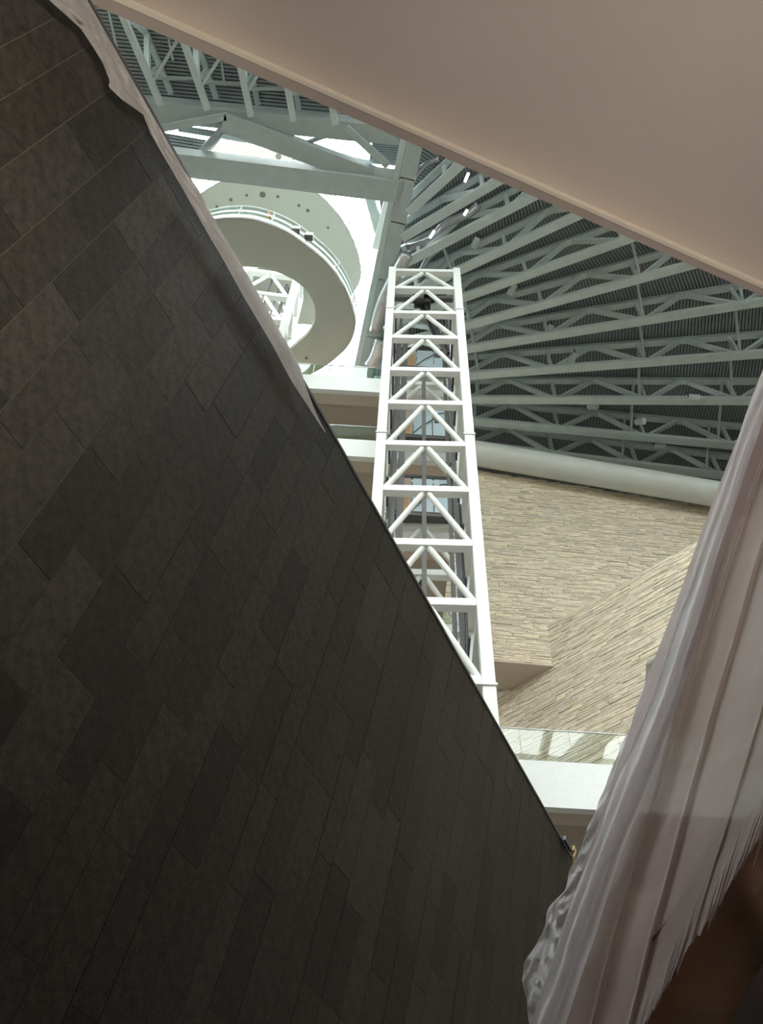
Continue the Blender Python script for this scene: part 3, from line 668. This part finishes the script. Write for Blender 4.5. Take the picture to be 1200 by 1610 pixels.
# glazed drum round the spiral
cx_, cy_, rr = -6.9, 19.2, 5.75
dr = empty('glazed_drum', V3((cx_, cy_, 46.2)), 'glazed drum frame of pale mullions around the spiral ramp, mostly lost in the bright sky', 'window frame', kind='structure')
for k in range(28):
    t = k * math.tau / 28; x, y = cx_ + rr * math.cos(t), cy_ + rr * math.sin(t)
    MB().bar((x, y, 46.3), (x, y, 66), .07, .12).build('mullion', M['white'], dr)
for z in (50.5, 55, 60, 66):
    MB().path([V3((cx_ + rr * math.cos(k * math.tau / 56), cy_ + rr * math.sin(k * math.tau / 56), z)) for k in range(57)], .05, 6).build('transom', M['white'], dr)

# ================================================================== LIGHT FITTINGS AND DUCTS IN THE ROOF
def flood(u, v, z, dirv, label, lit=False):
    p = atz(u, v, z); r = empty('floodlight', p, label, 'light', 'fittings on the roof trusses'); d = V3(dirv).normalized()
    hs_ = MB().tube(p, p + d * .5, .15, 14, .2).build('housing', M['steel2'], r); MB().tube(p + d * .5, p + d * .52, .18, 14).build('lens', M['white'] if not lit else M['glow'], hs_)
    MB().bar(p, p + V3((0, 0, .5)), .06, .06).build('bracket', M['dark'], r)
for u, v, z, dd, lb, li in ((1083, 624, ZR - .1, (1, 0, -.2), 'floodlight on the second fan truss near the plastic curtain', False), (925, 640, ZR + .6, (.7, -.4, -.4), 'floodlight just below the second fan truss, middle', False),
                            (1000, 664, ZR + .4, (.6, -.5, -.5), 'floodlight between the two lowest fan trusses, right of middle', False), (1030, 702, ZR + .5, (.8, -.3, -.4), 'floodlight just above the thick white pipe', False),
                            (905, 556, ZR + 1., (-.4, .6, -.4), 'floodlight between the third and fourth fan trusses', False), (868, 511, ZR + 1., (-.3, .7, -.3), 'floodlight between the fourth and fifth fan trusses', False),
                            (752, 374, ZR + 1., (-.3, .7, -.3), 'floodlight beside the eighth fan truss above the tower', False), (810, 448, ZR + 1., (-.3, .6, -.3), 'floodlight beside the seventh fan truss', False)):
    flood(u, v, z, dd, lb, li)
for (u0, v0), (u1, v1), lb in (((737, 272), (731, 286), 'lit tube lamp between the ninth and topmost fan trusses'), ((683, 363), (676, 374), 'lit tube lamp under the ninth fan truss'), ((1081, 622), (1088, 628), 'tiny bright lamp on the second fan truss'), ((735, 330), (730, 338), 'small bright lamp on the eighth fan truss')):
    tag(MB().tube(atz(u0, v0, ZR + .4), atz(u1, v1, ZR + .4), .06, 8).build('tube_lamp', M['glow']), lb, 'lamp')
for pts, r_, lb in (([(640, 390), (676, 377), (700, 352), (735, 337), (752, 322)], .2, 'silvery flexible duct winding between the fan trusses above the tower'), ([(655, 445), (672, 408), (690, 390), (705, 372)], .16, 'short silvery duct above the tower top'),
                    ([(590, 520), (604, 470), (640, 400)], .3, 'silvery duct between the long girder and the tower'), ([(583, 575), (592, 560), (600, 535)], .35, 'fat silvery duct end left of the tower'), ([(640, 300), (665, 262), (690, 250)], .12, 'thin silvery conduit beside the long girder')):
    zd_ = ZR - r_ + .02 if r_ > .25 else ZR + 1.3
    tag(MB().path([atz(u, v, zd_) for u, v in catmull(pts, 4)], r_, 10).build('duct', M['galv'], None, smooth=True), lb, 'duct')

# ================================================================== PLASTIC SHEETS
def sheet(name, m, fn, ns, nt, label, cat='plastic sheet', solid=0):
    rows = [[fn(i / ns, j / nt) for j in range(nt + 1)] for i in range(ns + 1)]
    return tag(MB().grid(rows).build(name, m, None, smooth=True, solid=solid), label, cat)
def interp(tab, x):
    for (x0, y0), (x1, y1) in zip(tab, tab[1:]):
        if x <= x1: return y0 + (y1 - y0) * max(0, (x - x0) / (x1 - x0))
    return tab[-1][1]
from mathutils import noise as NZ
def nz(x, y, z=0.0): return NZ.noise(V3((x, y, z)))
# creases: (s, depth offset)
creases = [(0, .0), (.06, .06), (.155, .12), (.165, .0), (.285, .12), (.295, -.02), (.44, .08), (.60, .10), (.61, .02), (.80, .1), (1.0, 0)]
HEM = catmull([(826, 1655), (900, 1690), (975, 1660), (1028, 1590), (1075, 1505), (1120, 1440), (1165, 1365), (1225, 1275)], 8)
def curtain(s, t):
    Tp = V3((1216, 545, 0)).lerp(V3((1560, 330, 0)), s)
    k = s * (len(HEM) - 1); i = min(int(k), len(HEM) - 2); h = V3((*HEM[i], 0)).lerp(V3((*HEM[i + 1], 0)), k - i)
    tear = max(0, t - .86) / .14
    if s > .3: h += V3((-10, 34, 0)) * (max(0, nz(s * 40, 3)) * 2.6 + .8 * nz(s * 90, 7) - .1) * tear
    p = Tp.lerp(h, t)
    p.x += -14 * math.sin(t * math.pi) * (1 - s) + 3 * nz(s * 3, t * 7, 1)
    D = (9.4 * (1 - t) + 5.2 * t) * (1 - s) + (7.4 * (1 - t) + 4.3 * t) * s
    D -= interp(creases, s) * (.8 + .5 * t)
    D += .04 * nz(s * 6, t * 4, 2) + .012 * nz(s * 20, t * 9, 5)
    if s > .3: D += (.05 * nz(s * 12 + t * 6, t * 9, 8) + .025 * nz(s * 30 + t * 22, t * 20, 3)) * min(1, (s - .3) * 4)
    return atd(p.x, p.y, D)
sheet('plastic_curtain', M['film'], curtain, 150, 110, 'large pinkish translucent plastic sheet hanging in long folds at the right')
def veil(s, t):
    Lx = [(0, 1219), (.1, 1177), (.2, 1140), (.3, 1103), (.4, 1068), (.5, 1030), (.6, 988), (.7, 945), (.8, 905), (.9, 868), (1, 830)]
    v = 545 + t * 1090; x = interp(Lx, t) - 5 + s * (34 + 18 * t); x += 3 * nz(t * 9, s * 3, 4)
    D = 9.3 * (1 - t) + 5.1 * t - .28 + .10 * math.sin(s * 9 + t * 2) + .05 * nz(s * 5, t * 14, 3)
    return atd(x, v + s * 12, D)
sheet('plastic_veil', M['veil'], veil, 16, 90, 'thin whitish clear plastic layer along the left edge of the pinkish curtain')
def crumple(s, t):
    tab = [(0, 1042), (.02, 1020), (.09, 1011), (.2, 990), (.33, 958), (.45, 930), (.58, 900), (.64, 886), (.68, 866), (.76, 852), (.84, 822), (.88, 820), (.93, 828), (1, 832)]
    ri = [(0, 1052), (.5, 945), (1, 850)]
    v = 1027 + t * 583; a = interp(tab, t); b = interp(ri, t) + 30; x = a + (b - a) * s
    D = 7.7 * (1 - t) + 5.3 * t + .1 + (.10 * abs(nz(s * 2.5 + t * 6, t * 11, 7)) + .05 * abs(nz(s * 7 - t * 14, t * 17, 1))) * (1.2 + t)
    return atd(x + 5 * nz(s * 3, t * 18, 2) * (1 - s), v, D)
sheet('crumpled_plastic', M['veil'], crumple, 30, 120, 'crumpled whitish plastic bunched between the dark wall corner and the curtain')
# white plastic over the dark wall top
def edge_plastic(s, t):
    inner = [(-60, 25), (0, 80), (25, 108), (45, 130), (75, 150), (100, 165), (128, 176), (136, 173), (158, 196), (180, 228), (210, 240), (250, 263), (300, 292), (350, 320), (410, 355), (470, 388), (540, 430), (600, 462), (680, 514)]
    outer = [(-60, 110), (0, 136), (40, 152), (75, 165), (85, 178), (110, 198), (140, 202), (165, 222), (190, 245), (215, 250), (240, 268), (300, 313), (350, 340), (400, 370), (450, 400), (500, 428), (560, 463), (620, 493), (680, 519)]
    v = -60 + t * 740; a = interp(inner, v) - 3; b = max(interp(outer, v), 240 + (v - 190) / 1.762 + 5 * min(1, max(0, (640 - v) / 60)))
    b = a + 1 + (b - a - 1) * min(1, max(0, (690 - v) / 110)); x = a + (b - a) * s
    base = atplane(x, v, wp(0, 0, .07), WN)
    dd = (base - CAMP).normalized()
    amt = .06 * (1 - t) + .01
    return base - dd * (amt * (1 + nz(s * 4, t * 25, 3)) + .02 * nz(s * 8, t * 60, 4) * (1 - t) + .02)
sheet('edge_plastic', M['wfilm'], edge_plastic, 12, 160, 'strip of white plastic hung over the top edge of the dark stone wall')

# ================================================================== BROWN PAPER WRAP at the lower right
def kraft(s, t):
    # rolls away towards the bottom right
    a = V3((900, 1640, 0)).lerp(V3((1300, 1130, 0)), s); b = V3((1085, 1690, 0)).lerp(V3((1290, 1395, 0)), s); p = a.lerp(b, t)
    p.y += 14 * math.sin(s * 9) * t
    D = 5.6 * (1 - s) + 4.9 * s + 1.1 * (t - .4) ** 2 + .06 * nz(s * 6, t * 3, 3) - .16 * max(0, 1 - abs(s - .62) * 9) * t
    return atd(p.x, p.y, D)
sheet('kraft_wrap', M['kraft'], kraft, 40, 16, 'bulging brown paper wrap below the torn plastic hem at the lower right', 'paper', solid=.02)
# dark board wall carrying the sheets, beyond the brown wrap
bp = [atd(960, 1760, 7.0), atd(1500, 1760, 5.8), atd(1500, 1370, 6.3), atd(1150, 1470, 7.0)]
q0 = bp[0]; n_ = (bp[1] - bp[0]).cross(bp[2] - bp[0]).normalized(); bp[3] = atplane(1150, 1470, q0, n_)
if n_.dot(q0 - CAMP) < 0: n_ = -n_
tag(MB().hexa(bp + [x + n_ * .08 for x in bp]).build('wall_board', M['darkwood']), 'dark brown board partition in the lower right corner', 'wall', kind='structure')
